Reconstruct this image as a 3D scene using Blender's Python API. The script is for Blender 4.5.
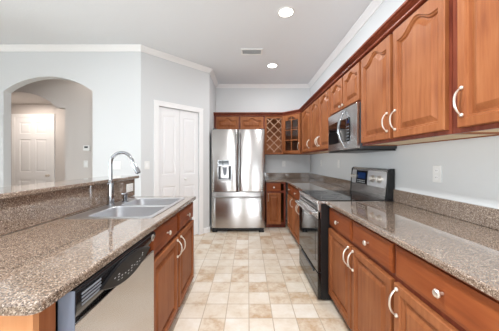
import bpy, bmesh, math, random
from mathutils import Vector, Matrix
random.seed(7)
S = bpy.context.scene
for o in list(bpy.data.objects): bpy.data.objects.remove(o)
COL = S.collection
PI = math.pi
# ------------------------------------------------------------------ camera, world, light, exposure
H = 1.25                                   # eye height
cam = bpy.data.cameras.new('camera'); camo = bpy.data.objects.new('camera', cam); COL.objects.link(camo)
camo.location = (0, 0, H); camo.rotation_euler = (PI/2, 0, 0)
cam.sensor_width = 36; cam.lens = 237/499*36
cam.shift_x = 1.5/499; cam.shift_y = -4.5/499; cam.clip_start = .02
S.camera = camo
S.view_settings.view_transform = 'Standard'; S.view_settings.look = 'None'
S.view_settings.gamma = 1; S.view_settings.use_curve_mapping = False
S.view_settings.exposure = 0.17
W = bpy.data.worlds.new('world'); S.world = W; W.use_nodes = True
W.node_tree.nodes['Background'].inputs[0].default_value = (.80, .90, 1, 1)
W.node_tree.nodes['Background'].inputs[1].default_value = 1.5

def area(name, loc, rot, sx, sy, power, col=(1, 1, 1)):
    l = bpy.data.lights.new(name, 'AREA'); l.shape = 'RECTANGLE'; l.size = sx; l.size_y = sy
    l.energy = power; l.color = col
    o = bpy.data.objects.new(name, l); COL.objects.link(o); o.location = loc; o.rotation_euler = rot
    return o
REAR = -3.2                                # daylight through the glazing behind the camera and on the far left: sky light, plus unseen up-tilted panels added to brighten the ceiling
for wx, ww in ((-3.6, 1.5), (-1.0, 1.3), (.75, .9)):
    area('window_daylight', (wx, REAR-.13, 1.3), (PI/2, 0, 0), ww, 2.1, (6 if wx < -2 else 11)*ww, (.90, .96, 1))
    area('ceiling_fill', (wx, REAR-.5, .75), (PI/2+.8, 0, 0), ww, 1.0, (14 if wx < -2 else 40)*ww, (.90, .96, 1))
area('window_daylight', (-5.75, -.6, 1.35), (0, -PI/2, 0), 2.1, 3.0, 165, (.86, .95, 1))
area('ceiling_fill', (-6.1, -.6, .8), (0, -PI/2-.8, 0), 1.0, 2.8, 150, (.90, .96, 1))  # added upward fill outside the left glazing, lifts the ceiling
for x, y in ((-.25, .7), (-.25, -.6)):   # unseen downlights without fittings, added to fill the room with light
    l = bpy.data.lights.new('fill_downlight', 'AREA'); l.shape = 'DISK'; l.size = .14; l.energy = 40; l.color = (.96, .98, 1)
    o = bpy.data.objects.new('fill_downlight', l); COL.objects.link(o); o.location = (x, y, 2.84)
def point(name, loc, power, col, r=.12):
    l = bpy.data.lights.new(name, 'POINT'); l.energy = power; l.color = col; l.shadow_soft_size = r
    o = bpy.data.objects.new(name, l); COL.objects.link(o); o.location = loc
area('hall_lamp', (-4.3, 4.4, 2.43), (0, 0, 0), .6, .4, 11, (1, .88, .78))
point('hall_lamp', (-2.6, 3.74, 2.6), 1.5, (1, .86, .76))

# ------------------------------------------------------------------ materials
def lin(c):
    return tuple(((v/255)/12.92 if v/255 <= .04045 else ((v/255+.055)/1.055)**2.4) for v in c)+(1,)
MATS = {}
def mat(name, col, rough=.5, metal=0, spec=.5, coat=0, aniso=0, emit=None, es=0):
    m = bpy.data.materials.new(name); m.use_nodes = True
    nt = m.node_tree; b = nt.nodes['Principled BSDF']
    b.inputs['Base Color'].default_value = lin(col); b.inputs['Roughness'].default_value = rough
    b.inputs['Metallic'].default_value = metal; b.inputs['Specular IOR Level'].default_value = spec
    b.inputs['Coat Weight'].default_value = coat; b.inputs['Coat Roughness'].default_value = .08
    if emit: b.inputs['Emission Color'].default_value = lin(emit); b.inputs['Emission Strength'].default_value = es
    MATS[name] = m
    return m, nt, b
def N(nt, t, **kw):
    n = nt.nodes.new(t)
    for k, v in kw.items():
        if k in n.inputs: n.inputs[k].default_value = v
        else: setattr(n, k, v)
    return n
def L(nt, a, b): nt.links.new(a, b)
def objco(nt, scale=(1, 1, 1)):
    tc = N(nt, 'ShaderNodeTexCoord'); mp = N(nt, 'ShaderNodeMapping'); mp.inputs['Scale'].default_value = scale
    L(nt, tc.outputs['Object'], mp.inputs[0]); return mp.outputs[0]
def ramp(nt, fac, stops):
    r = N(nt, 'ShaderNodeValToRGB'); el = r.color_ramp.elements
    while len(el) < len(stops): el.new(.5)
    for e, (p, c) in zip(el, stops): e.position = p; e.color = lin(c)
    L(nt, fac, r.inputs[0]); return r.outputs[0]
def bump(nt, b, h, dist=.002, st=.3):
    n = N(nt, 'ShaderNodeBump'); n.inputs['Strength'].default_value = st; n.inputs['Distance'].default_value = dist
    L(nt, h, n.inputs['Height']); L(nt, n.outputs[0], b.inputs['Normal'])

def wood(name, scale, dark, mid, light, rough=.48):
    m, nt, b = mat(name, mid, rough, spec=.22)
    n1 = N(nt, 'ShaderNodeTexNoise', Scale=1.0, Detail=5.0, Roughness=.6); L(nt, objco(nt, scale), n1.inputs[0])
    n2 = N(nt, 'ShaderNodeTexNoise', Scale=3.0, Detail=2.0); L(nt, objco(nt), n2.inputs[0])
    mx = N(nt, 'ShaderNodeMath', operation='MULTIPLY_ADD'); L(nt, n2.outputs[0], mx.inputs[0]); mx.inputs[1].default_value = .5
    ml = N(nt, 'ShaderNodeMath', operation='MULTIPLY'); L(nt, n1.outputs[0], ml.inputs[0]); ml.inputs[1].default_value = .55
    L(nt, ml.outputs[0], mx.inputs[2])
    L(nt, ramp(nt, mx.outputs[0], [(.36, dark), (.52, mid), (.70, light)]), b.inputs['Base Color'])
    bump(nt, b, n1.outputs[0], .0006, .15)
WD = ((126, 69, 38), (146, 87, 51), (163, 104, 66))
wood('wood', (38, 38, 3), *WD)
wood('wood_wide', (1.8, 26, 26), (98, 44, 18), (132, 66, 32), (152, 84, 44))
wood('wood_dark', (30, 30, 3), (84, 36, 26), (112, 54, 38), (134, 70, 50), .32)
wood('wood_end', (26, 26, 1.8), (184, 122, 80), (202, 140, 94), (214, 154, 108))
wood('wood_crown', (30, 30, 3), (104, 46, 32), (132, 66, 46), (150, 82, 60), .35); wood('wood_pale', (26, 26, 1.8), (186, 142, 112), (204, 160, 130), (216, 176, 146)); wood('maple', (2, 26, 26), (216, 190, 150), (228, 205, 168), (236, 216, 182), .5)

def granite(name, stops, sc=1.0):
    m, nt, b = mat(name, (140, 120, 105), .04, coat=.6); b.inputs['IOR'].default_value = 1.65; b.inputs['Coat Roughness'].default_value = .03
    v = N(nt, 'ShaderNodeTexVoronoi', Scale=300*sc); L(nt, objco(nt), v.inputs[0])
    n = N(nt, 'ShaderNodeTexNoise', Scale=110*sc, Detail=4.0, Roughness=.75); L(nt, objco(nt), n.inputs[0])
    sp = N(nt, 'ShaderNodeSeparateColor'); L(nt, v.outputs['Color'], sp.inputs[0])
    ad = N(nt, 'ShaderNodeMath', operation='MULTIPLY_ADD'); L(nt, sp.outputs[0], ad.inputs[0]); ad.inputs[1].default_value = .62
    ml = N(nt, 'ShaderNodeMath', operation='MULTIPLY'); L(nt, n.outputs[0], ml.inputs[0]); ml.inputs[1].default_value = .42
    L(nt, ml.outputs[0], ad.inputs[2])
    L(nt, ramp(nt, ad.outputs[0], stops), b.inputs['Base Color'])
granite('granite', [(.20, (68, 55, 47)), (.38, (112, 94, 81)), (.58, (136, 117, 102)), (.74, (158, 140, 124)), (.87, (206, 192, 178))])

def paint(name, col, rough=.6, bs=0):
    m, nt, b = mat(name, col, rough, spec=.3)
    n = N(nt, 'ShaderNodeTexNoise', Scale=90.0 if not bs else 45.0, Detail=3.0); L(nt, objco(nt), n.inputs[0])
    bump(nt, b, n.outputs[0], .002 if not bs else .006, .12 if not bs else .25)
paint('wall', (219, 221, 222)); paint('ceiling', (232, 235, 238), .8, 1); paint('wall_taupe', (165, 158, 150)); paint('hall', (214, 208, 204))
paint('trim', (246, 246, 246), .4); paint('door_white', (243, 243, 244), .35)

m, nt, b = mat('tile', (220, 205, 180), .34)
br = N(nt, 'ShaderNodeTexBrick'); br.offset = 0; br.squash = 1
for k, v in (('Scale', 1.0), ('Mortar Size', .004), ('Mortar Smooth', .3), ('Brick Width', .187), ('Row Height', .187), ('Bias', 0.0)): br.inputs[k].default_value = v
br.inputs['Color1'].default_value = (0, 0, 0, 1); br.inputs['Color2'].default_value = (1, 1, 1, 1); br.inputs['Mortar'].default_value = (.5, .5, .5, 1)
mp = N(nt, 'ShaderNodeMapping'); tc = N(nt, 'ShaderNodeTexCoord'); L(nt, tc.outputs['Object'], mp.inputs[0])
mp.inputs['Location'].default_value = (-.008+.187*40, -1.885+.187*40, 0); L(nt, mp.outputs[0], br.inputs[0])
n1 = N(nt, 'ShaderNodeTexNoise', Scale=7.0, Detail=6.0, Roughness=.65); L(nt, mp.outputs[0], n1.inputs[0])
n2 = N(nt, 'ShaderNodeTexNoise', Scale=40.0, Detail=3.0); L(nt, mp.outputs[0], n2.inputs[0])
sp = N(nt, 'ShaderNodeSeparateColor'); L(nt, br.outputs['Color'], sp.inputs[0])
a1 = N(nt, 'ShaderNodeMath', operation='MULTIPLY_ADD'); L(nt, sp.outputs[0], a1.inputs[0]); a1.inputs[1].default_value = .26
a2 = N(nt, 'ShaderNodeMath', operation='MULTIPLY_ADD'); L(nt, n1.outputs[0], a2.inputs[0]); a2.inputs[1].default_value = .72; L(nt, a2.outputs[0], a1.inputs[2])
a3 = N(nt, 'ShaderNodeMath', operation='MULTIPLY'); L(nt, n2.outputs[0], a3.inputs[0]); a3.inputs[1].default_value = .12; L(nt, a3.outputs[0], a2.inputs[2])
tcol = ramp(nt, a1.outputs[0], [(.36, (196, 164, 130)), (.50, (222, 207, 187)), (.64, (231, 220, 205)), (.78, (238, 231, 221))])
mx = N(nt, 'ShaderNodeMix', data_type='RGBA'); L(nt, br.outputs['Fac'], mx.inputs[0]); L(nt, tcol, mx.inputs[6]); mx.inputs[7].default_value = lin((190, 170, 146))
L(nt, mx.outputs[2], b.inputs['Base Color'])
inv = N(nt, 'ShaderNodeMath', operation='SUBTRACT'); inv.inputs[0].default_value = 1; L(nt, br.outputs['Fac'], inv.inputs[1]); bump(nt, b, inv.outputs[0], .002, .4)

def steel(name, col, rough, scale, bs=.02, an=0):
    m, nt, b = mat(name, col, rough, 1)
    n = N(nt, 'ShaderNodeTexNoise', Scale=1.0, Detail=3.0); L(nt, objco(nt, scale), n.inputs[0])
    mr = N(nt, 'ShaderNodeMapRange'); L(nt, n.outputs[0], mr.inputs[0]); mr.inputs[3].default_value = rough*(.8 if bs else 1); mr.inputs[4].default_value = rough*(1.25 if bs else 1)
    L(nt, mr.outputs[0], b.inputs['Roughness'])
    if bs: bump(nt, b, n.outputs[0], .0006, bs)
    if an:
        tg = N(nt, 'ShaderNodeTangent', direction_type='RADIAL', axis='Z'); L(nt, tg.outputs[0], b.inputs['Tangent'])
        b.inputs['Anisotropic'].default_value = an; b.inputs['Anisotropic Rotation'].default_value = .25
steel('steel', (205, 204, 203), .24, (9, 9, 1), .004)
steel('steel_handle', (158, 157, 157), .25, (40, 40, 2)); steel('steel_fridge', (183, 179, 177), .20, (30, 30, .6), 0, .8)
steel('steel_sink', (212, 213, 216), .33, (5, 5, 5), 0)
mat('chrome', (172, 174, 178), .08, 1); mat('nickel', (224, 216, 206), .3, .85)
mat('black_glass', (10, 11, 13), .05, spec=.8); mat('black_plastic', (20, 20, 22), .35)
mat('black_satin', (14, 14, 16), .3, spec=.25); mat('black_gloss', (22, 22, 24), .14); mat('blue_gray', (118, 126, 142), .45); mat('gray_light', (176, 176, 178), .6); mat('dark_gray', (62, 64, 68), .5); mat('gray_side', (120, 124, 132), .45)
mat('white_plastic', (238, 238, 236), .35); mat('legend', (205, 208, 212), .5); mat('slot', (30, 30, 32), .6)
mat('screen', (14, 24, 44), .08, emit=(40, 90, 170), es=.15)
mat('emblem_green', (40, 110, 80), .3); mat('lamp', (255, 255, 255), .5, emit=(255, 250, 240), es=9)
mat('satin', (216, 216, 218), .36, .55); mat('burner', (64, 64, 66), .2)
m, nt, b = mat('pane', (255, 255, 255), .02)
tr = N(nt, 'ShaderNodeBsdfTransparent'); gl = N(nt, 'ShaderNodeBsdfGlossy'); gl.inputs['Roughness'].default_value = .02
fr = N(nt, 'ShaderNodeFresnel', IOR=1.45); ms = N(nt, 'ShaderNodeMixShader')
L(nt, fr.outputs[0], ms.inputs[0]); L(nt, tr.outputs[0], ms.inputs[1]); L(nt, gl.outputs[0], ms.inputs[2]); L(nt, ms.outputs[0], nt.nodes['Material Output'].inputs[0])

# ------------------------------------------------------------------ mesh helpers
class MB:
    def __init__(s): s.b = bmesh.new()
    def box(s, x0, x1, y0, y1, z0, z1, bev=0, seg=2):
        b = s.b; vs = [b.verts.new((x, y, z)) for x in (x0, x1) for y in (y0, y1) for z in (z0, z1)]
        fs = [b.faces.new([vs[i] for i in f]) for f in ((0, 1, 3, 2), (4, 6, 7, 5), (0, 4, 5, 1), (2, 3, 7, 6), (0, 2, 6, 4), (1, 5, 7, 3))]
        if bev:
            es = list({e for f in fs for e in f.edges})
            bmesh.ops.bevel(b, geom=es, offset=bev, segments=seg, profile=.5, affect='EDGES')
        return s
    def loft(s, loops, cap0=True, cap1=True, closed=True):
        b = s.b; R = [[b.verts.new(p) for p in lp] for lp in loops]; n = len(R[0])
        for A, B in zip(R, R[1:]):
            for i in range(n if closed else n-1):
                j = (i+1) % n; b.faces.new((A[i], A[j], B[j], B[i]))
        if cap0: b.faces.new(R[0][::-1])
        if cap1: b.faces.new(R[-1])
        return s
    def prism(s, pts, ax, a0, a1, bev=0):
        f = {'z': lambda p, a: (p[0], p[1], a), 'y': lambda p, a: (p[0], a, p[1]), 'x': lambda p, a: (a, p[0], p[1])}[ax]
        if not bev: return s.loft([[f(p, a0) for p in pts], [f(p, a1) for p in pts]])
        return s.loft([[f(p, a0) for p in inset(pts, bev)], [f(p, a0+bev) for p in pts], [f(p, a1-bev) for p in pts], [f(p, a1-bev*.3) for p in inset(pts, bev*.3)], [f(p, a1) for p in inset(pts, bev)]])
    def tube(s, pts, r, n=10):
        pts = [Vector(p) for p in pts]; rs = r if isinstance(r, (list, tuple)) else [r]*len(pts); loops = []; up = None
        for i, p in enumerate(pts):
            t = (pts[min(i+1, len(pts)-1)]-pts[max(i-1, 0)]).normalized()
            if up is None: up = Vector((0, 0, 1)) if abs(t.z) < .9 else Vector((1, 0, 0))
            u = (up-t*up.dot(t)).normalized(); v = t.cross(u); up = u
            loops.append([p+(u*math.cos(2*PI*k/n)+v*math.sin(2*PI*k/n))*rs[i] for k in range(n)])
        return s.loft(loops)
    def lathe(s, prof, o=(0, 0, 0), axis='z', n=20):
        o = Vector(o); loops = []
        for r, h in prof:
            lp = []
            for k in range(n):
                c, d = math.cos(2*PI*k/n)*r, math.sin(2*PI*k/n)*r
                lp.append(o+Vector({'z': (c, d, h), 'y': (c, h, d), 'x': (h, c, d)}[axis]))
            loops.append(lp)
        return s.loft(loops)
    def build(s, name, m, parent=None, smooth=False, M=None):
        b = s.b; bmesh.ops.recalc_face_normals(b, faces=b.faces[:])
        if M is not None: bmesh.ops.transform(b, matrix=M, verts=b.verts[:])
        if smooth:
            for f in b.faces: f.smooth = len(f.verts) < 6
            for e in b.edges:
                if len(e.link_faces) == 2 and e.calc_face_angle(0) > .7: e.smooth = False
        me = bpy.data.meshes.new(name); b.to_mesh(me); b.free()
        me.materials.append(MATS[m]); o = bpy.data.objects.new(name, me); COL.objects.link(o)
        if parent: o.parent = parent
        return o
def inset(pts, d):
    n = len(pts); a = sum(pts[i][0]*pts[(i+1) % n][1]-pts[(i+1) % n][0]*pts[i][1] for i in range(n)); sg = 1 if a > 0 else -1; out = []
    for i in range(n):
        p0, p1, p2 = Vector(pts[i-1][:2]), Vector(pts[i][:2]), Vector(pts[(i+1) % n][:2])
        e1 = (p1-p0).normalized(); e2 = (p2-p1).normalized(); n1 = Vector((-e1.y, e1.x))*sg; n2 = Vector((-e2.y, e2.x))*sg
        k = n1+n2; k = k/max(.2, k.dot(n1)) if k.length > 1e-6 else n1
        out.append(tuple(p1+k*d))
    return out
def rrect(x0, x1, y0, y1, r, n=5):
    P = []
    for cx, cy, a in ((x1-r, y0+r, -PI/2), (x1-r, y1-r, 0), (x0+r, y1-r, PI/2), (x0+r, y0+r, PI)):
        for k in range(n+1): P.append((cx+r*math.cos(a+k*PI/2/n), cy+r*math.sin(a+k*PI/2/n)))
    return P
def sweep(mb, path, prof):
    """profile (offset to the left of the path, z) swept along a flat path with mitred corners"""
    loops = []; P = [Vector(p) for p in path]
    for i, p in enumerate(P):
        d1 = (p-P[i-1]).normalized() if i else (P[1]-p).normalized()
        d2 = (P[i+1]-p).normalized() if i < len(P)-1 else d1
        n1 = Vector((-d1.y, d1.x)); n2 = Vector((-d2.y, d2.x)); k = n1+n2; k = k/k.dot(n1)
        loops.append([(p.x+k.x*o, p.y+k.y*o, z) for o, z in prof])
    return mb.loft(loops)
def thing(name, label, cat, loc=(0, 0, 0), rz=0, group=None):
    o = bpy.data.objects.new(name, None); COL.objects.link(o); o.empty_display_size = .1
    o.location = loc; o.rotation_euler = (0, 0, rz); return tag(o, label, cat, group)
def tag(o, label, cat, group=None):
    o['label'] = label; o['category'] = cat
    if group: o['group'] = group
    return o
def struct(o, label=None, cat=None):
    o['kind'] = 'structure'
    if label: o['label'] = label
    if cat: o['category'] = cat
    return o
def text(s, size, name, m, parent, loc, rot):
    cu = bpy.data.curves.new(name, 'FONT'); cu.body = s; cu.size = size; cu.align_x = 'CENTER'; cu.align_y = 'CENTER'; cu.extrude = .0004
    t = bpy.data.objects.new(name, cu); COL.objects.link(t)
    me = bpy.data.meshes.new_from_object(t.evaluated_get(bpy.context.evaluated_depsgraph_get()))
    bpy.data.objects.remove(t); me.materials.clear(); me.materials.append(MATS[m])
    o = bpy.data.objects.new(name, me); COL.objects.link(o); o.parent = parent; o.location = loc; o.rotation_euler = rot
    return o

# ------------------------------------------------------------------ the room
CEIL = 2.865; BACK = 5.02; RW = 1.313; LW = 3.34; XL = -1.51; XR = -.68; LEFT = -5.6
YD = LW+(XR-XL)                             # where the pantry's slanted wall ends
struct(MB().box(LEFT, RW+.12, REAR-.12, BACK+.12, -.1, 0).build('floor', 'tile'), 'beige stone-look tile floor', 'floor')
struct(MB().box(LEFT, RW+.12, REAR-.12, BACK+.12, CEIL, CEIL+.1).build('ceiling', 'ceiling'), 'white textured flat ceiling', 'ceiling')
struct(MB().box(XR-.1, RW+.12, BACK, BACK+.12, 0, CEIL).build('wall_back', 'wall'), 'pale grey wall behind the refrigerator', 'wall')
struct(MB().box(RW, RW+.12, REAR, BACK, 0, CEIL).build('wall_right', 'wall'), 'pale grey wall behind the range', 'wall')
struct(MB().box(XR-.1, XR, YD, BACK, 0, CEIL).build('wall_return', 'wall'), 'short grey wall beside the refrigerator', 'wall')
# arch wall
def arch_wall(name, m, xl, xr, y0, y1, ol, orr, spring, rise, shoulder, ztop):
    cx = (ol+orr)/2; hw = (orr-ol)/2-shoulder; P = [(xl, 0), (ol, 0), (ol, spring)]
    R = (hw*hw+rise*rise)/(2*rise); a0 = math.asin(hw/R)
    for k in range(33):
        a = -a0+2*a0*k/32; P.append((cx+R*math.sin(a), spring+rise-R+R*math.cos(a)))
    P += [(orr, spring), (orr, 0), (xr, 0), (xr, ztop), (xl, ztop)]
    Q = []
    for p in P:
        if not Q or (abs(p[0]-Q[-1][0])+abs(p[1]-Q[-1][1])) > 1e-5: Q.append(p)
    return MB().prism(Q, 'y', y0, y1).build(name, m)
struct(arch_wall('wall_left', 'wall', LEFT, XL, LW, LW+.11, -3.447, -2.19, 2.236, .205, 0, CEIL), 'white wall with a wide arched opening', 'wall')
struct(arch_wall('wall_hall', 'hall', LEFT, XL-.03, 4.05, 4.15, -4.733, -3.127, 2.156, .275, .137, CEIL), 'hallway wall with a second arched opening', 'wall')
struct(MB().box(LEFT, -3.0, 4.95, 5.05, 0, 2.44).build('wall_hall_end', 'hall'), 'far hallway wall with a white door', 'wall')
struct(MB().box(-3.08, -3.0, 4.15, 4.95, 0, 2.44).build('wall_hall_side', 'hall'), 'side wall of the far hallway', 'wall')
struct(MB().box(LEFT, -3.0, 4.15, 5.05, 2.44, 2.5).build('ceiling_hall', 'hall'), 'lower ceiling of the far hallway', 'ceiling')
struct(MB().box(XL-.13, XL-.03, LW+.11, 4.05, 0, CEIL).build('wall_hall_right', 'hall'), 'end wall of the hallway', 'wall')
# slanted pantry wall with door opening : local x along wall, y into the pantry
DL = math.hypot(XR-XL, YD-LW); DM = Matrix.Translation((XL, LW, 0)) @ Matrix.Rotation(PI/4, 4, 'Z')
s2 = math.sqrt(2); d0, d1, dh = .1806*s2, .679*s2, 2.07
o = MB().prism([(0, 0), (d0, 0), (d0, dh), (d1, dh), (d1, 0), (DL, 0), (DL, CEIL), (0, CEIL)], 'y', 0, .1).build('wall_pantry', 'wall', M=DM)
struct(o, 'slanted grey wall holding the pantry door', 'wall')
# outer walls with glazing
def holed(name, x0, x1, holes, zt, y0, y1, M=None, m='wall'):
    mb = MB(); x = x0
    for hx0, hx1, hz0, hz1 in sorted(holes):
        mb.box(x, hx0, y0, y1, 0, zt)
        if hz0 > 0: mb.box(hx0, hx1, y0, y1, 0, hz0)
        mb.box(hx0, hx1, y0, y1, hz1, zt); x = hx1
    mb.box(x, x1, y0, y1, 0, zt); return struct(mb.build(name, m, M=M))
wins = [(-4.35, -2.85, .25, 2.35), (-1.65, -.35, .25, 2.35), (.3, 1.2, .25, 2.35)]
holed('wall_rear', LEFT, RW, wins, CEIL, REAR-.12, REAR, None, 'wall_taupe')
LM = Matrix.Translation((LEFT, 0, 0)) @ Matrix.Rotation(PI/2, 4, 'Z')
holed('wall_far_left', REAR-.12, 5.05, [(-2.1, .9, .3, 2.4)], CEIL, 0, .12, LM)
def window(n, x0, x1, z0, z1, M, nv):
    f = MB(); y0, y1 = -.08, -.03; t = .045
    f.box(x0, x0+t, y0, y1, z0, z1).box(x1-t, x1, y0, y1, z0, z1).box(x0+t, x1-t, y0, y1, z0, z0+t).box(x0+t, x1-t, y0, y1, z1-t, z1)
    for k in range(1, nv): xx = x0+(x1-x0)*k/nv; f.box(xx-.025, xx+.025, y0, y1, z0+t, z1-t)
    w = struct(f.build('window_%d' % n, 'trim', M=M), 'white framed window behind the viewer', 'window')
    MB().box(x0+t, x1-t, -.057, -.053, z0+t, z1-t).build('pane', 'pane', w, M=M)
for i, (a, b_, c, d) in enumerate(wins): window(i+1, a, b_, c, d, Matrix.Translation((0, REAR, 0)), 3)
window(4, -2.1, .9, .3, 2.4, LM @ Matrix.Translation((0, .12, 0)), 3)
# cornice at the ceiling (path keeps the room on the left-hand side)
cp = [(0, CEIL-.072), (.01, CEIL-.072), (.014, CEIL-.06), (.03, CEIL-.042), (.048, CEIL-.024), (.06, CEIL-.012), (.06, CEIL-.001), (0, CEIL-.001)]
RP = [(RW, REAR), (RW, BACK), (XR, BACK), (XR, YD), (XL, LW), (LEFT+.12, LW)]
struct(sweep(MB(), RP, cp).build('trim_1', 'trim'), 'white crown moulding where walls meet ceiling', 'moulding')
bp = [(0, 0.001), (.014, .001), (.014, .075), (.008, .09), (0, .092)]
def on_diag(s, off=0): v = DM @ Vector((s, off, 0)); return (v.x, v.y)
struct(sweep(MB(), [(XR, 4.9), (XR, YD), on_diag(d1+.085)], bp).build('baseboard_right', 'trim'), 'white baseboard beside the refrigerator', 'baseboard')
struct(sweep(MB(), [on_diag(d0-.08), (XL, LW), (-2.19, LW)], bp).build('baseboard_left', 'trim'), 'white baseboard left of the pantry door', 'baseboard')

# ------------------------------------------------------------------ panel doors
def panel_slab(x0, x1, z0, z1, y, t, rects, mold=.02, dep=.008):
    """door leaf, front at y (towards -y), raised panels in rects"""
    mb = MB(); b = mb.b; xs = sorted({x0, x1} | {r[i] for r in rects for i in (0, 1)}); zs = sorted({z0, z1} | {r[i] for r in rects for i in (2, 3)})
    def q(p): b.faces.new([b.verts.new(v) for v in p])
    def rc(r, yy): return [(r[0], yy, r[2]), (r[1], yy, r[2]), (r[1], yy, r[3]), (r[0], yy, r[3])]
    for xa, xb in zip(xs, xs[1:]):
        for za, zb in zip(zs, zs[1:]):
            if not any(r[0]-1e-6 <= xa and xb <= r[1]+1e-6 and r[2]-1e-6 <= za and zb <= r[3]+1e-6 for r in rects): q(rc((xa, xb, za, zb), y))
    for r in rects:
        ins = lambda d: (r[0]+d, r[1]-d, r[2]+d, r[3]-d)
        lp = [rc(r, y), rc(ins(mold*.35), y+dep), rc(ins(mold), y+dep), rc(ins(mold*1.9), y+dep*.25)]
        mb.loft(lp, cap0=False)
    mb.loft([rc((x0, x1, z0, z1), y), rc((x0, x1, z0, z1), y+t)], cap0=False)
    bmesh.ops.remove_doubles(b, verts=b.verts[:], dist=1e-5)
    return mb
def casing(x0, x1, zt, w, y, t):
    P = [(x0-w, .002), (x0, .002), (x0, zt), (x1, zt), (x1, .002), (x1+w, .002), (x1+w, zt+w), (x0-w, zt+w)]
    return MB().prism(P, 'y', y-t, y).box(x0-w-.004, x1+w+.004, y-t-.004, y, zt+w-.016, zt+w+.003)
p = thing('door_1', 'white two-leaf bifold pantry door in the slanted wall', 'door', DM @ Vector(((d0+d1)/2, 0, 0)), PI/4); struct(p)
w2 = (d1-d0)/2
casing(-w2, w2, dh, .072, -.001, .018).build('casing', 'trim', p)
for s in (-1, 1):
    a, b_ = sorted((s*.002, s*(w2-.004)))
    lf = panel_slab(a, b_, .012, dh-.006, .02, .034, [(a+.065, b_-.065, .22, .86), (a+.065, b_-.065, 1.04, dh-.125)], .022).build('leaf', 'door_white', p)
    if s == 1: MB().lathe([(.008, .02), (.008, .0), (.018, -.012), (.02, -.022), (.012, -.03)], (a+.09, 0, .955), 'y', 14).build('knob', 'white_plastic', lf, True)
EX = lambda x: (x-248)*4.95/237
p = thing('door_2', 'white six-panel door at the end of the arched hallway', 'door', ((EX(15.5)+EX(52))/2, 4.95, 0)); struct(p)
w2 = (EX(52)-EX(15.5))/2; dt = 2.165
casing(-w2, w2, dt, .062, -.001, .018).build('casing', 'trim', p)
rc_ = []
for a, b_ in ((-w2+.1, -.045), (.045, w2-.1)): rc_ += [(a, b_, .2, .86), (a, b_, 1.02, 1.70), (a, b_, 1.82, 2.05)]
lf = panel_slab(-w2+.003, w2-.003, .01, dt-.003, -.012, .01, rc_, .025, .008).build('leaf', 'door_white', p)
MB().lathe([(.025, -.001), (.025, -.006), (.01, -.012), (.01, -.03), (.026, -.045), (.024, -.062), (.01, -.068)], (w2-.06, -.011, .95), 'y', 14).build('knob', 'nickel', lf, True)

# ------------------------------------------------------------------ cabinets
def arch_loop(x0, x1, z0, z1, rise, y, m=22):
    fl = .78 if z1-z0 > .22 else .56
    """closed loop, flat bottom, cathedral-arched top of the given rise"""
    P = [(x0, y, z0), ((x0+x1)/2, y, z0), (x1, y, z0)]; cx = (x0+x1)/2; hw = (x1-x0)/2
    for k in range(m+1):
        u = 1-2*k/m; v = min(1, abs(u)/fl)
        P.append((cx+u*hw, y, z1-rise+rise*(.5+.5*math.cos(PI*v))))
    return P
def bow_pull(mb, x, z, y, ln=.125, horizontal=False, out=.03):
    n = 12; pts = []; rs = []
    for k in range(n+1):
        u = -1+2*k/n; d = out*(1-abs(u)**2.6)+.006
        pts.append((x+u*ln/2, y-d, z) if horizontal else (x, y-d, z+u*ln/2)); rs.append(.0036+.0020*(1-u*u))
    mb.tube(pts, rs, 8)
    for u in (-1, 1):
        o = (x+u*ln/2, y, z) if horizontal else (x, y, z+u*ln/2)
        mb.lathe([(.010, 0), (.0105, -.004), (.008, -.009), (.003, -.012)], o, 'y', 10)
def cab_door(root, x0, x1, z0, z1, rise=0, pull=None, y=-.001, t=.024, st=.056, glass=False):
    yf = y-t; b = MB(); ix0, ix1, iz0, iz1 = x0+st, x1-st, z0+st, z1-st
    if rise: iz1 = z1-st*.72
    def outer(d, yy):
        L_ = arch_loop(ix0, ix1, iz0, iz1, rise, yy); R = []
        for (px, py, pz) in L_:
            u = (px-ix0)/(ix1-ix0); R.append((x0+d+(x1-x0-2*d)*u, yy, z0+d if pz < iz0+1e-6 else z1-d))
        return R
    back = arch_loop(ix0, ix1, iz0, iz1, rise, y)
    b.loft([back, outer(0, y), outer(0, yf+.004), outer(.004, yf), arch_loop(ix0-.016, ix1+.016, iz0-.016, iz1+.016, rise, yf), arch_loop(ix0-.012, ix1+.012, iz0-.012, iz1+.012, rise, yf+.008),
            arch_loop(ix0-.005, ix1+.005, iz0-.005, iz1+.005, rise, yf+.009), arch_loop(ix0, ix1, iz0, iz1, rise, yf+.020), back], False, False)
    bmesh.ops.remove_doubles(b.b, verts=b.b.verts[:], dist=1e-6)
    d = b.build('door', 'wood', root)
    if glass:
        MB().prism([(p[0], p[2]) for p in arch_loop(ix0-.004, ix1+.004, iz0-.004, iz1+.004, rise, 0)], 'y', y-.006, y-.003).build('glass_pane', 'pane', d)
        g = MB(); cx = (ix0+ix1)/2; g.box(cx-.008, cx+.008, y-.016, y-.0065, iz0, iz1-.002)
        for k in (1, 2, 3):
            zz = iz0+(iz1-rise-iz0)*k/3.0; g.box(ix0, ix1, y-.0155, y-.0065, zz-.008, zz+.008)
        g.build('muntins', 'wood', d)
    else:
        al = lambda i, yy: arch_loop(ix0+i, ix1-i, iz0+i, iz1-i, rise*(1-i*2), yy)
        MB().loft([al(0, y-.002), al(0, yf+.0195), al(.008, yf+.0185), al(.034, yf+.005), al(.037, yf+.004)], True, True).build('panel', 'wood', d)
    if pull:
        mb = MB(); bow_pull(mb, pull[0], pull[1], yf); mb.build('handle', 'nickel', d, True)
    return d
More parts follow.
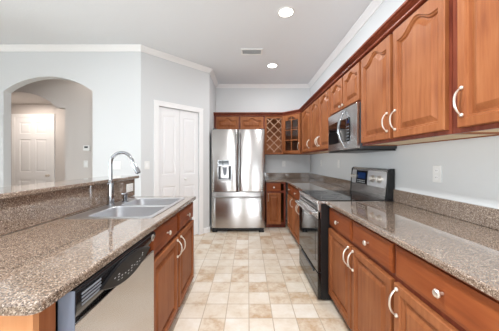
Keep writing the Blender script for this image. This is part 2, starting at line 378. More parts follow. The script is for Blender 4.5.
def drawer(root, x0, x1, z0, z1, y=-.001, t=.02):
    yf = y-t; R = lambda i, yy: [(x0+i, yy, z0+i), (x1-i, yy, z0+i), (x1-i, yy, z1-i), (x0+i, yy, z1-i)]
    d = MB().loft([R(0, y), R(0, yf+.007), R(.006, yf+.004), R(.014, yf+.001), R(.02, yf)]).build('drawer_front', 'wood_wide', root)
    MB().lathe([(.006, 0), (.0055, -.012), (.014, -.018), (.0165, -.024), (.013, -.029), (.004, -.031)], ((x0+x1)/2, yf, (z0+z1)/2), 'y', 14).build('knob', 'nickel', d, True)
RR, LR = -PI/2, PI/2
ZB, ZT = .075, .86
def base_cab(label, loc, rz, w, d, doors, drawers, group=None, name='base_cabinet'):
    r = thing(name, label, 'cabinet', loc, rz, group); h = w/2
    c = MB().box(-h, -h+.018, .0195, d, ZB, ZT).box(h-.018, h, .0195, d, ZB, ZT).box(-h+.018, h-.018, .0195, d, ZB, ZB+.018).box(-h+.018, h-.018, d-.01, d, ZB+.018, ZT)
    c.build('carcass', 'wood', r)
    ff = MB().box(-h, -h+.035, 0, .019, ZB, ZT).box(h-.035, h, 0, .019, ZB, ZT).box(-h+.035, h-.035, 0, .019, ZB, ZB+.03).box(-h+.035, h-.035, 0, .019, ZT-.03, ZT).box(-h+.035, h-.035, 0, .019, .66, .70)
    if len(doors) > 1:
        m_ = (doors[0][1]+doors[1][0])/2; ff.box(m_-.03, m_+.03, 0, .019, ZB+.03, .66).box(m_-.03, m_+.03, 0, .019, .70, ZT-.03)
    ff.build('face_frame', 'wood_dark', r)
    MB().box(-h, h, .06, .075, .001, ZB-.001).build('toe_kick', 'wood_dark', r)
    for x0, x1, side in doors: cab_door(r, x0, x1, .08, .66, 0, (x0+.028 if side < 0 else x1-.028, .576))
    for x0, x1 in drawers: drawer(r, x0, x1, .69, .838)
    return r
UB, UT = 1.383, 2.146
def upper_cab(label, loc, rz, w, d, doors, z0=UB, group=None, hz=None, rise=.06, name='wall_cabinet'):
    r = thing(name, label, 'cabinet', (loc[0], loc[1], z0), rz, group); h = w/2; Z1 = UT-z0
    MB().box(-h, -h+.018, .0195, d, 0, Z1).box(h-.018, h, .0195, d, 0, Z1).box(-h+.018, h-.018, .0195, d, Z1-.018, Z1).box(-h+.018, h-.018, d-.008, d, 0, Z1-.018).build('carcass', 'wood', r)
    MB().box(-h+.018, h-.018, .0195, d-.008, .006, .024).build('bottom_panel', 'maple', r)
    ff = MB().box(-h, -h+.04, 0, .019, 0, Z1).box(h-.04, h, 0, .019, 0, Z1).box(-h+.04, h-.04, 0, .019, 0, .035).box(-h+.04, h-.04, 0, .019, Z1-.04, Z1)
    if len(doors) > 1: m_ = (doors[0][1]+doors[1][0])/2; ff.box(m_-.035, m_+.035, 0, .019, .035, Z1-.04)
    ff.build('face_frame', 'wood_dark', r)
    for x0, x1, side in doors:
        zc = hz if hz else .14
        cab_door(r, x0, x1, .022, 2.128-z0, rise, (x0+.028 if side < 0 else x1-.028, zc) if side else None)
    return r
# right wall, local +x runs towards the camera
def ry(y0, y1): return (y0+y1)/2
FXB, FXU = .735, 1.005
BD, UD = RW-FXB-.002, RW-FXU-.002
RS0, RS1 = 2.08, 2.84                       # range slot
NB1 = 1.170
BS0, BS1 = 2.107, 2.867
def two(w, e=.012, g=.01): return [(-w/2+e, -g, 1), (g, w/2-e, -1)]
w = BS0-NB1-.002
base_cab('cherry double-door base cabinet with two drawers, right of the range', (FXB, ry(BS0, NB1), 0), RR, w, BD, two(w), [(-w/2+.012, -.01), (.01, w/2-.012)])
w = .60
base_cab('cherry base cabinet with one wide drawer, nearest on the right wall', (FXB, NB1-.001-w/2, 0), RR, w, BD, [(-w/2+.012, w/2-.012, -1)], [(-w/2+.012, w/2-.012)])
YC = 3.755
w = YC-BS1-.004
base_cab('cherry double-door base cabinet with two drawers, beyond the range', (FXB, ry(BS1+.003, YC), 0), RR, w, BD, two(w), [(-w/2+.012, -.01), (.01, w/2-.012)])
w = .595
base_cab('narrow cherry base cabinet in the corner of the right-hand run', (FXB, YC+.001+w/2, 0), RR, w, BD, [(-w/2+.07, w/2-.012, 1)], [(-w/2+.07, w/2-.012)])
FYB = 4.40; BX0, BX1 = .335, .70
w = BX1-BX0
base_cab('small cherry base cabinet with one drawer, right beside the refrigerator', ((BX0+BX1)/2, FYB, 0), 0, w, BACK-FYB-.002, [(-w/2+.012, w/2-.09, -1)], [(-w/2+.012, w/2-.09)])
# uppers, right wall
w = RS0-NB1+.003
upper_cab('tall cherry wall cabinet with two arched doors, right of the microwave', (FXU, ry(RS0, NB1-.005), UB), RR, w, UD, [(-w/2+.02, -.018, 1), (.018, w/2-.018, -1)])
w = .56
upper_cab('nearest cherry wall cabinet, cut by the right edge of the photo', (FXU, NB1-.007-w/2, UB), RR, w, UD, [(-w/2+.05, w/2-.02, -1)])
w = YC-RS1-.002
upper_cab('cherry wall cabinet with two arched doors, between microwave and corner', (FXU, ry(RS1, YC), UB), RR, w, UD, two(w, .014, .012))
w = 4.408-YC-.002
upper_cab('narrow single-door cherry wall cabinet beside the glass corner cabinet', (FXU, ry(YC, 4.408), UB), RR, w, UD, [(-w/2+.1, w/2-.014, 1)])
MWZ = 1.772
w = RS1-RS0-.004
r = upper_cab('short cherry wall cabinet with two small arched doors above the microwave', (FXU, ry(RS0, RS1), MWZ), RR, w, UD, two(w, .014, .012), MWZ, rise=.045, hz=1)
for d in [c for c in r.children if c.name.startswith('door')]:
    for hnd in [c for c in d.children if c.name.startswith('handle')]: bpy.data.objects.remove(hnd)
ds = sorted([c for c in r.children if c.name.startswith('door')], key=lambda c: c.bound_box[0][0])
for d, xx in zip(ds, (-.04, .04)): MB().lathe([(.006, 0), (.0055, -.012), (.013, -.018), (.0155, -.024), (.012, -.029), (.004, -.031)], (xx, -.021, .05), 'y', 14).build('knob', 'nickel', d, True)
# uppers, back wall
FYU = BACK-.308
w = 1.008
upper_cab('short wide cherry wall cabinet above the refrigerator', (-.675+w/2+.002, FYU, 1.85), 0, w, .306, [(-w/2+.045, -.016, 0), (.016, w/2-.03, 0)], 1.85, rise=.05)
# wine rack
wx0, wx1 = .338, .701; w = wx1-wx0
r = thing('wine_rack', 'cherry wine rack with diagonal lattice, right of the refrigerator', 'wine rack', ((wx0+wx1)/2, FYU, UB)); h = w/2; Z1 = UT-UB
MB().box(-h, -h+.018, .0195, .306, 0, Z1).box(h-.018, h, .0195, .306, 0, Z1).box(-h+.018, h-.018, .0195, .306, Z1-.018, Z1).box(-h+.018, h-.018, .0195, .306, .0, .018).box(-h+.018, h-.018, .298, .306, .018, Z1-.018).build('carcass', 'wood', r)
MB().box(-h, -h+.035, 0, .019, 0, Z1).box(h-.035, h, 0, .019, 0, Z1).box(-h+.035, h-.035, 0, .019, 0, .04).box(-h+.035, h-.035, 0, .019, Z1-.05, Z1).build('face_frame', 'wood', r)
lt = MB(); ax0, ax1, az0, az1 = -h+.034, h-.034, .039, Z1-.049
for sgn, yy in ((1, .002), (-1, .0085)):
    c = -3.0
    while c < 3:
        # line z = sgn*x + c clipped to the opening
        P = []
        for x in (ax0, ax1):
            z = sgn*x+c
            if az0 <= z <= az1: P.append((x, z))
        for z in (az0, az1):
            x = sgn*(z-c)
            if ax0 < x < ax1: P.append((x, z))
        if len(P) == 2 and abs(P[0][0]-P[1][0]) > .03:
            (xa, za), (xb, zb) = P; dx, dz = xb-xa, zb-za; l = math.hypot(dx, dz); nx, nz = -dz/l*.0065, dx/l*.0065
            lt.prism([(xa+nx, za+nz), (xb+nx, zb+nz), (xb-nx, zb-nz), (xa-nx, za-nz)], 'y', yy, yy+.006)
        c += .17
lt.build('lattice', 'wood_pale', r)
# glass corner cabinet
r = thing('corner_cabinet', 'cherry corner wall cabinet with an arched glass door', 'cabinet', (.854, 4.561, UB), -PI/4)
IM = Matrix.Rotation(PI/4, 4, 'Z') @ Matrix.Translation((-.854, -4.561, 0))
def loc2(pts): return [tuple((IM @ Vector((x, y, 0)))[:2]) for x, y in pts]
outl = [(.7045, FYU+.001), (1.003, 4.4135), (RW-.002, 4.4135), (RW-.002, BACK-.002), (.7045, BACK-.002)]
c = MB()
for z in ((0, .018), (Z1-.018, Z1), (.27, .285), (.5, .515)): c.prism(loc2(outl), 'z', *z)
for a, b_ in zip(outl[1:], outl[2:]+outl[:1]):
    (ax, ay), (bx, by) = a, b_; l = math.hypot(bx-ax, by-ay); nx, ny = -(by-ay)/l*.012, (bx-ax)/l*.012
    c.prism(loc2([(ax, ay), (bx, by), (bx+nx, by+ny), (ax+nx, ay+ny)]), 'z', .018, Z1-.018)
c.build('carcass', 'wood', r)
hd = .208
MB().box(-hd, -hd+.035, -.018, .0, 0, Z1).box(hd-.035, hd, -.018, 0, 0, Z1).box(-hd+.035, hd-.035, -.018, 0, 0, .03).box(-hd+.035, hd-.035, -.018, 0, Z1-.04, Z1).build('face_frame', 'wood', r)
cab_door(r, -hd+.014, hd-.014, .02, 2.128-UB, .05, (hd-.04, .14), y=-.019, st=.05, glass=True)
# cabinet crown
kp = [(-.005, UT+.0005), (.028, UT+.0005), (.034, UT+.005), (.034, UT+.012), (.028, UT+.015), (.012, UT+.016), (.012, UT+.021), (.018, UT+.030), (.032, UT+.036), (.050, UT+.038), (.050, UT+.042), (.040, UT+.043), (.040, UT+.046), (.064, UT+.048), (.066, UT+.060), (-.005, UT+.060)]
path = [(FXU, .6), (FXU, 4.405), (.7, FYU), (XR+.003, FYU)]
tag(sweep(MB(), path, kp).build('cabinet_crown', 'wood_crown'), 'dark cherry crown moulding along the tops of all wall cabinets', 'moulding')

# ------------------------------------------------------------------ worktops
CT0, CT1 = .862, .892
r = thing('countertop', 'speckled brown granite worktop right of the range', 'countertop', (1.0, 1.3, CT0))
T = lambda P: [(x-1.0, y-1.3) for x, y in P]
MB().prism(T([(.688, .53), (RW-.002, .53), (RW-.002, BS0-.004), (.688, BS0-.004)]), 'z', 0, CT1-CT0, .006).build('slab', 'granite', r)
MB().prism(T([(RW-.022, .53), (RW-.002, .53), (RW-.002, BS0-.004), (RW-.022, BS0-.004)]), 'z', CT1-CT0+.0005, 1.0-CT0, .003).build('backsplash', 'granite', r)
r = thing('countertop', 'speckled brown granite worktop turning the far corner beyond the range', 'countertop', (1.0, 4.0, CT0))
T = lambda P: [(x-1.0, y-4.0) for x, y in P]
MB().prism(T([(.688, BS1+.006), (RW-.002, BS1+.006), (RW-.002, BACK-.002), (.332, BACK-.002), (.332, 4.355), (.688, 4.355)]), 'z', 0, CT1-CT0, .006).build('slab', 'granite', r)
MB().prism(T([(RW-.022, BS1+.006), (RW-.002, BS1+.006), (RW-.002, BACK-.022), (RW-.022, BACK-.022)]), 'z', CT1-CT0+.0005, 1.0-CT0, .003).build('backsplash', 'granite', r)
MB().prism(T([(.332, BACK-.022), (RW-.0025, BACK-.022), (RW-.0025, BACK-.002), (.332, BACK-.002)]), 'z', CT1-CT0+.0005, 1.0-CT0, .003).build('backsplash', 'granite', r)

# ------------------------------------------------------------------ refrigerator
FX0, FX1, FY = -.644, .297, 4.14
r = thing('refrigerator', 'stainless steel french-door refrigerator with a water dispenser', 'refrigerator', ((FX0+FX1)/2, FY, 0)); h = (FX1-FX0)/2
MB().box(-h+.006, h-.006, .075, .80, .04, 1.79, .004).build('body', 'gray_side', r)
def bulge(x0, x1, z0, z1, y0, y1, sag, n=10, cut=None):
    lp = []
    for k in range(n+1):
        u = -1+2*k/n; lp.append((x0+(x1-x0)*k/n, y0+sag*u*u))
    c_ = .012
    P = [(x0, y1)]+[(x0, lp[0][1]+c_), (x0+c_*.4, lp[0][1]+c_*.3)]+[(x0+c_, lp[0][1])]+[q for q in lp[1:-1]]+[(x1-c_, lp[-1][1]), (x1-c_*.4, lp[-1][1]+c_*.3), (x1, lp[-1][1]+c_)]+[(x1, y1)]
    return MB().prism(P, 'z', z0, z1, .005)
ZF = .712
dl = bulge(-h, -.003, ZF, 1.805, 0, .07, .010).build('left_door', 'steel_fridge', r, True)
dr = bulge(.003, h, ZF, 1.805, 0, .07, .010).build('right_door', 'steel_fridge', r, True)
fz = bulge(-h, h, .075, ZF-.008, 0, .07, .014).build('freezer_drawer', 'steel_fridge', r, True)
def bar_handle(mb, p0, p1, out):
    p0, p1 = Vector(p0), Vector(p1); o = Vector((0, -out, 0)); d = (p1-p0).normalized()*.03
    mb.tube([p0+d*.6, p0+d*.6+o*.7, p0+o+d*1.6, p0.lerp(p1, .5)+o*1.1, p1+o-d*1.6, p1-d*.6+o*.7, p1-d*.6], .0115, 10)
mb = MB(); bar_handle(mb, (-.03, .002, .78), (-.03, .002, 1.76), .05); mb.build('handle', 'steel_handle', dl, True)
mb = MB(); bar_handle(mb, (.03, .002, .78), (.03, .002, 1.76), .05); mb.build('handle', 'steel_handle', dr, True)
mb = MB(); bar_handle(mb, (-h+.04, .006, .625), (h-.04, .006, .625), .05); mb.build('handle', 'steel_handle', fz, True)
# dispenser
PX = lambda x: (x-248)*4.14/237-(FX0+FX1)/2
a, b_ = PX(217.5), PX(232.3)
dz = MB()
dz.box(a, b_, -.004, .012, 1.16, 1.27, .003).box(a, a+.022, -.004, .012, .93, 1.16, .003).box(b_-.022, b_, -.004, .012, .93, 1.16, .003).box(a, b_, -.004, .012, .905, .935, .003)
d = dz.build('dispenser', 'steel_handle', dl)
MB().box(a+.022, b_-.022, .001, .006, .935, 1.16).build('recess', 'dark_gray', d)
MB().box(a+.02, b_-.06, -.007, -.004, 1.175, 1.255, .002).build('control_screen', 'black_glass', d)
m0 = (a+b_)/2
MB().prism([(m0-.04, 1.14), (m0+.04, 1.14), (m0+.022, 1.0), (m0-.022, 1.0)], 'y', -.006, .002).build('paddle', 'gray_side', d)
MB().box(a+.03, b_-.03, -.014, .001, .938, .95).build('drip_tray', 'dark_gray', d)
MB().lathe([(.016, .004), (.016, -.003), (.013, -.004)], (PX(257.3), .0065, 1.745), 'y', 16).build('emblem', 'emblem_green', dr)
mb = MB().box(-h+.02, h-.02, .03, .07, .035, .07); mb.build('kick_grille', 'slot', r)
for s in (-1, 1):
    MB().box(s*(h-.06)-.045, s*(h-.06)+.045, .012, .07, .0, .034, .006).build('foot', 'black_plastic', r)
    MB().box(s*(h-.06)-.035, s*(h-.06)+.035, .02, .14, 1.806, 1.822, .004).build('hinge_cover', 'dark_gray', r)
    MB().lathe([(.02, .0), (.02, .04)], (s*(h-.08), .7, 0), 'z', 12).build('caster', 'black_plastic', r)

# ------------------------------------------------------------------ range
RWd = BS1-BS0-.004; h = RWd/2; RX = .65
r = thing('range', 'black and stainless electric range with a smooth glass cooktop', 'range', (RX, ry(BS0, BS1), 0), RR)
RDp = RW-RX-.004
MB().box(-h, h, .001, RDp-.02, .018, .868, .002).build('body', 'black_plastic', r)
od = MB().box(-h, h, -.03, 0, .255, .80, .005).build('oven_door', 'black_glass', r)
MB().box(-h+.075, h-.075, -.0315, -.03, .34, .71).build('oven_window', 'black_glass', od)
MB().box(-h, h, -.0305, -.0, .735, .80, .002).build('door_trim', 'steel', od)
hb = MB(); hb.tube([(-h+.05, -.078, .775), (-h*.3, -.086, .775), (h*.3, -.086, .775), (h-.05, -.078, .775)], .013, 12)
for s in (-1, 1): hb.box(s*(h-.07)-.012, s*(h-.07)+.012, -.078, -.0305, .764, .786, .003)
hb.build('handle', 'steel', od, True)
vt = MB().box(-h, h, -.026, 0, .806, .868, .003).build('vent_trim', 'steel', r)
vs = MB()
for k in range(16):
    x = -h+.07+(RWd-.14)*k/15; vs.box(x-.012, x+.012, -.0275, -.0255, .826, .852)
vs.build('vent_slots', 'slot', vt)
dw = MB().box(-h, h, -.03, 0, .018, .248, .004).build('storage_drawer', 'black_glass', r)
MB().box(-h+.12, h-.12, -.036, -.03, .215, .235, .002).build('drawer_pull', 'dark_gray', dw)
ct = MB().box(-h, h, -.035, RDp-.075, .869, .892, .005).build('cooktop_frame', 'steel', r)
gl = MB().box(-h+.016, h-.016, -.012, RDp-.08, .8925, .8975, .002).build('cooktop_glass', 'black_glass', ct)
for x, y, rad in ((-.19, .14, .1), (.19, .14, .115), (-.19, .41, .085), (.19, .41, .085), (0, .28, .05)):
    b = MB(); n = 40
    for rr_ in (rad, rad*.6):
        b.loft([[((x+q*math.cos(2*PI*k/n)), y+q*math.sin(2*PI*k/n), .8978+e) for k in range(n)] for q, e in ((rr_, 0), (rr_, .0003), (rr_-.004, .0003), (rr_-.004, 0))], False, False)
    b.build('burner_ring', 'burner', ct)
# backguard, tilted face
yb = RDp-.004
pr = [(yb-.07, .893), (yb-.068, .93), (yb-.048, 1.165), (yb-.03, 1.178), (yb, 1.178), (yb, .893)]
bg = MB().prism(pr, 'x', -h+.022, h-.022).build('backguard', 'steel', r)
for s in (-1, 1): MB().prism([(y-.003 if y < yb-.02 else y, z+.002 if z > .9 else z) for y, z in pr], 'x', min(s*h, s*(h-.0215)), max(s*h, s*(h-.0215))).build('end_cap', 'black_plastic', bg)
fa = math.atan2(.02, .235); FM = Matrix.Translation((0, yb-.058, 1.05)) @ Matrix.Rotation(-fa, 4, 'X')   # face frame: +z up the face
MB().prism(rrect(-.235, .005, -.045, .095, .012), 'y', -.004, .0).build('control_panel', 'black_glass', bg, M=FM)
MB().prism(rrect(-.20, -.03, .01, .075, .006), 'y', -.0055, -.0041).build('display', 'screen', bg, M=FM)
mb = MB()
for i in range(5):
    for j in range(2): mb.box(-.20+i*.036, -.18+i*.036, -.0052, -.0041, -.035+j*.02, -.026+j*.02)
mb.build('touch_pads', 'legend', bg, M=FM)
for a_, b_ in ((-.345, -.245), (.015, .345)): MB().prism(rrect(a_, b_, -.05, .10, .025), 'y', -.004, .0).build('knob_plate', 'satin', bg, M=FM)
for x in (-.32, -.27, .13, .25):
    MB().lathe([(.036 if x > 0 else .023, -.0045), (.036 if x > 0 else .023, -.009), (.030 if x > 0 else .02, -.011), (.028 if x > 0 else .018, -.032), (.023 if x > 0 else .014, -.036)], (x, 0, .025), 'y', 18).build('burner_knob', 'nickel', bg, True, M=FM)
    MB().box(x-.003, x+.003, -.039, -.035, .008, .042).build('knob_pointer', 'white_plastic', bg, M=FM)
for x in (-h+.05, h-.05):
    for y in (.05, RDp-.08): MB().lathe([(.016, 0), (.016, .0175)], (x, y, 0), 'z', 10).build('foot', 'black_plastic', r)

# ------------------------------------------------------------------ microwave
MX = .955; MH = .405; MZ = 1.348
r = thing('microwave', 'stainless over-the-range microwave with a bowed handle', 'microwave', (MX, ry(RS0, RS1), MZ), RR); h = (RS1-RS0-.008)/2; MD = RW-MX-.002
MB().box(-h, h, .03, MD, .012, MH+.014, .002).build('body', 'dark_gray', r)
MB().box(-h+.005, h-.005, .012, MD-.01, -.006, .011).build('bottom_grille', 'black_plastic', r)
xs = h-.205
dd = MB().prism([(x, y) for x, y in [(-h, .029), (-h, .006), (-h*.5, -.001), (0, -.004), (xs-.004, -.004), (xs-.004, .029)]], 'z', .014, MH+.012, .002).build('door', 'steel', r, True)
MB().prism(rrect(-h+.05, xs-.012, .09, MH-.09, .012), 'y', -.0065, -.0035).build('window', 'black_glass', dd)
cp_ = MB().prism([(xs, .029), (xs, -.004), (h*.7, -.003), (h, .004), (h, .029)], 'z', .014, MH+.012, .002).build('control_panel', 'steel', r, True)
MB().prism(rrect(xs+.006, h-.13, .09, MH-.09, .006), 'y', -.0065, -.0045).build('keypad_glass', 'black_glass', cp_)
MB().box(xs+.014, h-.138, -.008, -.0066, MH-.145, MH-.115).build('display', 'screen', cp_)
mb = MB()
for i in range(3):
    for j in range(5): mb.box(xs+.014+i*.018, xs+.024+i*.018, -.0076, -.0066, .105+j*.03, .115+j*.03)
mb.build('keys', 'gray_side', cp_)
mb = MB(); pts = []; rs = []
for k in range(17):
    u = -1+2*k/16; pts.append((xs-.035, -.008-.06*(1-u*u), MH/2+.01+u*.18)); rs.append(.010+.005*(1-u*u))
mb.tube(pts, rs, 10).build('handle', 'chrome', dd, True)

# ------------------------------------------------------------------ peninsula
PX0, PXF = -1.176, -.57                     # splash plane, cabinet frame plane
PN, PF = .62, 2.40
tag_ = tag
struct(MB().box(PX0-.13, PX0-.022, PN-.02, 2.44, 0, 1.066).build('wall_half', 'wall'), 'half-height wall carrying the raised bar', 'wall')
r = thing('end_panel', 'light cherry end panel at the near end of the peninsula', 'panel', ((PX0+PXF)/2, PN+.04, 0))
cx = (PX0+PXF)/2
MB().box(PX0-.018-cx, PXF-.001-cx, -.031, -.012, .001, ZT).build('panel', 'wood_end', r)
MB().box(PXF-.02-cx, PXF-cx, -.0115, .042, .001, ZT).build('stile', 'wood', r)
w = PF-1.345
base_cab('cherry sink base cabinet with two doors in the peninsula', (PXF, 1.345+w/2, 0), LR, w, PXF-PX0-.025, two(w, .014, .02), [(-w/2+.014, -.02), (.02, w/2-.014)], name='sink_cabinet')
# dishwasher: local x runs away from the camera, front -y faces the aisle
DY0, DY1 = .712, 1.332; w = DY1-DY0-.008; h = w/2
r = thing('dishwasher', 'stainless dishwasher with a black control panel in the peninsula', 'dishwasher', (-.522, (DY0+DY1)/2, 0), LR)
MB().box(-h+.004, h-.004, .05, .60, .09, .858).build('tub', 'black_plastic', r)
MB().box(-h+.01, h-.01, .09, .11, .002, .088).build('toe_kick', 'black_plastic', r)
MB().box(-h, h, .004, .048, .095, .752, .004).build('door', 'steel', r)
def zb(u):                                   # lower edge of the control panel, u from -1 (near) to 1 (far)
    return .748+.012*u+.045*max(0, (u-.35)/.65)**1.5
lp = []
nx = 24
for k in range(nx+1):
    u = -1+2*k/nx; x = u*h; z_ = zb(u); top = .857
    lp.append([(x, .05, top), (x, .004, top), (x, -.003, top-.008), (x, -.004, z_+(top-z_)*.52), (x, -.001, z_+(top-z_)*.40), (x, .020, z_+.004), (x, .024, z_), (x, .05, z_)])
cpn = MB().loft(lp).build('control_panel', 'black_gloss', r, True)
MB().box(-h-.0032, -h-.0005, .0, .05, .097, .856).build('side_trim', 'blue_gray', r)
MATS['black_panel'] = MATS['black_plastic']
# vent at the near end
v = MB()
for j in range(4): v.box(-h+.022, -h+.118, -.0062, -.004, .800+j*.011, .8055+j*.011)
v.build('vent', 'gray_side', cpn)
# lens shaped control inset and the recessed grip over it
def lens(cx_, hw_, zc, up, dn, n=20):
    P = []
    for k in range(n+1): u = -1+2*k/n; P.append((cx_+u*hw_, zc-dn*(1-u*u)))
    for k in range(1, n): u = 1-2*k/n; P.append((cx_+u*hw_, zc+up*(1-u*u)))
    return P
ci = MB().prism(lens(.008, .21, .802, .044, .054), 'y', -.013, .002, .003).build('control_inset', 'black_satin', cpn)
MB().prism(lens(.008, .09, .838, .003, .020), 'y', -.0138, -.0131).build('grip', 'slot', ci)
mb = MB()
for k in range(10):
    x = -.115+k*.026; zz = .782+1.2*(x-.008)**2; mb.box(x-.0045, x+.0045, -.0139, -.0131, zz, zz+.0025)
    if k % 3: mb.box(x-.006, x+.003, -.0139, -.0131, zz-.011, zz-.009)
    if k % 4 == 1: mb.box(x-.002, x+.008, -.0139, -.0131, zz+.009, zz+.0115)
mb.build('button_marks', 'legend', ci)
e = MB().lathe([(.0175, .001), (.0175, -.0055), (.015, -.0065)], (h-.038, 0, .832), 'y', 20).build('emblem', 'nickel', cpn)
text('GE', .018, 'emblem_letters', 'slot', e, (h-.038, -.0067, .832), (PI/2, 0, 0))
# worktop with sink cut-out and rounded near corner
SX0, SX1, SY0, SY1 = -1.14, -.60, 1.47, 2.28
r = thing('countertop', 'speckled brown granite worktop of the peninsula holding the sink', 'countertop', (-.85, 1.5, CT0))
b = MB(); G = b.b; ox, oy = .85, -1.5
near = [(PX0-.002, .594)]
for k in range(9): a = -PI/2+k*PI/16; near.append((-.53-.028+.028*math.cos(a), .594+.028+.028*math.sin(a)))
hx0, hx1, hy0, hy1 = SX0+.02, SX1-.02, SY0+.02, SY1-.02; yf_ = 2.42
polys = [near+[(-.53, hy0), (hx1, hy0), (hx0, hy0), (PX0-.002, hy0)],
         [(PX0-.002, hy0), (hx0, hy0), (hx0, hy1), (PX0-.002, hy1)], [(hx1, hy0), (-.53, hy0), (-.53, hy1), (hx1, hy1)],
         [(PX0-.002, hy1), (hx0, hy1), (hx1, hy1), (-.53, hy1), (-.53, yf_), (PX0-.002, yf_)]]
for P in polys: G.faces.new([G.verts.new((x+ox, y+oy, 0)) for x, y in P])
bmesh.ops.remove_doubles(G, verts=G.verts[:], dist=1e-5)
ext = bmesh.ops.extrude_face_region(G, geom=G.faces[:])
for v in [g for g in ext['geom'] if isinstance(g, bmesh.types.BMVert)]: v.co.z += CT1-CT0
es = [e for e in G.edges if all(v.co.z > .01 for v in e.verts) and any(abs(f.normal.z) < .5 for f in e.link_faces)]
G.normal_update()
es = [e for e in G.edges if all(v.co.z > .01 for v in e.verts) and any(abs(f.normal.z) < .5 for f in e.link_faces) and max(abs(v.co.x-ox+ (0)) for v in e.verts) >= 0 and not any(hx0-.001 < v.co.x-ox < hx1+.001 and hy0-.001 < v.co.y-oy < hy1+.001 for v in e.verts)]
bmesh.ops.bevel(G, geom=es, offset=.007, segments=2, profile=.5, affect='EDGES')
b.build('slab', 'granite', r)
tag(MB().box(PX0-.02, PX0, PN-.02, 2.46, CT1+.001, 1.066, .001).build('bar_splash', 'granite'), 'tall granite splash between the sink worktop and raised bar', 'backsplash')
tag(MB().prism([(-1.44, PN-.05), (-1.148, PN-.05), (-1.148, 2.50), (-1.44, 2.50)], 'z', 1.068, 1.098, .007).build('raised_countertop', 'granite'), 'raised granite bar ledge above the peninsula sink', 'countertop')
# sink
r = thing('sink', 'double-bowl stainless drop-in sink in the peninsula worktop', 'sink', ((SX0+SX1)/2, (SY0+SY1)/2, CT1)); cx, cy = (SX0+SX1)/2, (SY0+SY1)/2
zr = .005; my = cy-.0
def L3(P, z): return [(x-cx, y-cy, z) for x, y in P]
bx0, bx1 = SX0+.105, SX1-.03
bowls = [(bx0, bx1, SY0+.03, my-.016), (bx0, bx1, my+.016, SY1-.03)]
rim = MB()
for k, (a, b_, c, d) in enumerate(bowls):
    ca, cb, cc, cd = SX0, SX1, (SY0 if k == 0 else my), (my if k == 0 else SY1)
    rim.loft([L3(rrect(ca, cb, cc, cd, .003), .0005), L3(rrect(ca, cb, cc, cd, .003), .004), L3(rrect(ca+.004, cb-.004, cc+.004*(k == 0), cd-.004*(k == 1), .003), zr), L3(rrect(a, b_, c, d, .05), zr), L3(rrect(a+.003, b_-.003, c+.003, d-.003, .05), .0005)], False, False)
rim.build('rim', 'steel_sink', r, True)
for a, b_, c, d in bowls:
    bs_ = MB().loft([L3(rrect(a+.003, b_-.003, c+.003, d-.003, .05), .0004), L3(rrect(a+.005, b_-.005, c+.005, d-.005, .05), -.02), L3(rrect(a+.012, b_-.012, c+.012, d-.012, .055), -.15), L3(rrect(a+.025, b_-.025, c+.025, d-.025, .05), -.168), L3(rrect(a+.06, b_-.06, c+.06, d-.06, .04), -.172)], False, True).build('basin', 'steel_sink', r, True)
    MB().lathe([(.044, -.171), (.044, -.169), (.036, -.169), (.03, -.1705)], ((a+b_)/2-cx, (c+d)/2-cy, 0), 'z', 20).build('drain', 'chrome', bs_, True)
# faucet
FYc, FXc = 1.90, -1.10
r = thing('faucet', 'tall chrome gooseneck pull-down faucet behind the sink', 'faucet', (FXc, FYc, CT1+zr+.0004))
MB().lathe([(.030, 0), (.030, .008), (.024, .014), (.021, .17), (.019, .195), (.0135, .205)], (0, 0, 0), 'z', 20).build('base', 'chrome', r, True)
R_ = .088; top = .333; P = [(0, 0, .20), (0, 0, .26), (0, 0, top-.02)]
for k in range(0, 15): a = PI-k*PI*.90/14; P.append((R_+R_*math.cos(a), 0, top+R_*math.sin(a)))
a = PI*.10; ex, ez = P[-1][0], P[-1][2]; dx, dz = math.sin(a), -math.cos(a)
P = P[:-1]+[(ex, 0, ez), (ex+dx*.02, 0, ez+dz*.02)]
MB().tube(P, .0125, 14).build('neck', 'chrome', r, True)
ex, ez = P[-1][0], P[-1][2]; Q = lambda t: (ex+dx*t*1.6, 0, ez+dz*t)
sh = MB().tube([Q(0), Q(.01), Q(.05), Q(.085), Q(.088)], [.0135, .0165, .019, .021, .017], 14).build('spray_head', 'chrome', r, True)
MB().tube([Q(.0881), Q(.092)], [.016, .015], 14).build('nozzle', 'black_plastic', sh, True)
hx, hy = .03, .165
MB().lathe([(.026, 0), (.026, .007), (.018, .012), (.017, .045), (.02, .052), (.02, .068), (.014, .076), (.004, .079)], (hx, hy, 0), 'z', 18).build('valve', 'chrome', r, True)
MB().tube([(hx, hy, .062), (hx+.02, hy-.05, .074), (hx+.03, hy-.10, .080)], [.009, .007, .006], 10).build('lever', 'chrome', r, True)

# ------------------------------------------------------------------ ceiling fittings
for i, y in enumerate((2.57, 4.01)):
    r = thing('recessed_light', ['recessed round ceiling light nearer the viewer', 'recessed round ceiling light farther off, above the refrigerator'][i], 'ceiling light', (.412, y, CEIL), 0, 'recessed ceiling lights')
    MB().lathe([(.074, -.001), (.074, -.006), (.09, -.006), (.094, -.003), (.094, -.0005)], (0, 0, 0), 'z', 32).build('trim_ring', 'white_plastic', r, True)
    MB().lathe([(.073, -.0055), (.073, -.0075), (.06, -.0085)], (0, 0, 0), 'z', 32).build('lens', 'lamp', r, True)
    l = bpy.data.lights.new('downlight', 'AREA'); l.shape = 'DISK'; l.size = .14; l.energy = 10; l.color = (.97, .985, 1)
    o = bpy.data.objects.new('downlight', l); COL.objects.link(o); o.parent = r; o.location = (0, 0, -.012)
r = thing('air_vent', 'white rectangular ceiling air vent', 'vent', (.055, 3.50, CEIL))
a, b_ = .16, .095
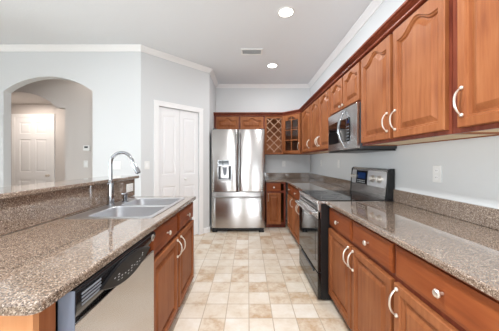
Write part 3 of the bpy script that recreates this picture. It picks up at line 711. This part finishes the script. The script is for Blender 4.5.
MB().box(-a, a, -b_, -b_+.025, -.01, -.0005, .002).box(-a, a, b_-.025, b_, -.01, -.0005, .002).box(-a, -a+.025, -b_+.025, b_-.025, -.01, -.0005).box(a-.025, a, -b_+.025, b_-.025, -.01, -.0005).build('frame', 'white_plastic', r)
MB().box(-a+.025, a-.025, -b_+.025, b_-.025, -.002, -.0006).build('duct', 'gray_light', r)
mb = MB()
for k in range(5):
    y = -b_+.04+k*.0275; mb.prism([(y-.010, -.012), (y+.008, -.0025), (y+.010, -.004), (y-.008, -.0135)], 'x', -a+.026, a-.026)
mb.build('louvres', 'white_plastic', r)

# ------------------------------------------------------------------ outlets and switches (local: front -y)
def plate(name, label, cat, loc, rz, w=.072, hh=.117, kind='outlet', gang=1, group=None):
    r = thing(name, label, cat, loc, rz, group)
    MB().box(-w/2, w/2, -.0065, -.0005, -hh/2, hh/2, .002).build('cover_plate', 'white_plastic', r)
    wide = w > hh
    for g in range(gang):
        gx = (g-(gang-1)/2)*.046
        if kind == 'outlet':
            for s in (-1, 1):
                c_ = (s*.024, 0) if wide else (gx, s*.024)
                k = MB().prism(rrect(c_[0]-.015, c_[0]+.015, c_[1]-.014, c_[1]+.014, .006), 'y', -.0085, -.0066).build('socket', 'trim', r)
                MB().box(c_[0]-.007, c_[0]-.005, -.0089, -.0086, c_[1]-.005, c_[1]+.005).box(c_[0]+.005, c_[0]+.007, -.0089, -.0086, c_[1]-.004, c_[1]+.004).build('slots', 'slot', k)
        else: MB().prism([(-.0066, -.03), (-.012, -.03), (-.008, .03), (-.0066, .03)], 'x', gx-.016, gx+.016).build('rocker', 'trim', r)
    return r
plate('wall_outlet', 'white outlet on the right wall, above the worktop near the range', 'outlet', (RW, 1.642, 1.16), RR, group='wall outlets')
plate('wall_outlet', 'white outlet on the right wall just beyond the range backguard', 'outlet', (RW, 3.42, 1.21), RR, group='wall outlets')
plate('wall_outlet', 'white outlet on the right wall close to the far corner', 'outlet', (RW, 4.24, 1.21), RR, group='wall outlets')
plate('wall_outlet', 'white outlet on the back wall right of the refrigerator', 'outlet', (.758, BACK, 1.19), 0, group='wall outlets')
plate('wall_outlet', 'white sideways outlet in the granite splash behind the sink', 'outlet', (PX0, 2.352, .985), LR, .125, .08, group='wall outlets')
v = DM @ Vector((.085, 0, 0)); plate('light_switch', 'white light switch beside the pantry door casing', 'switch', (v.x, v.y, 1.19), PI/4, kind='switch')
plate('light_switch', 'wide white switch plate on the wall above the bar ledge', 'switch', (-1.85, LW, 1.19), 0, .118, .117, 'switch', 2)
plate('light_switch', 'white light switch on the hallway wall seen through the arch', 'switch', (-2.77, 4.05, 1.2), 0, kind='switch')
r = thing('thermostat', 'small white thermostat on the hallway wall above a switch', 'thermostat', (-2.75, 4.05, 1.47), 0)
MB().box(-.055, .055, -.025, -.0005, -.045, .045, .006).build('housing', 'white_plastic', r)
MB().box(-.03, .03, -.0262, -.0252, .0, .03).build('display', 'dark_gray', r)
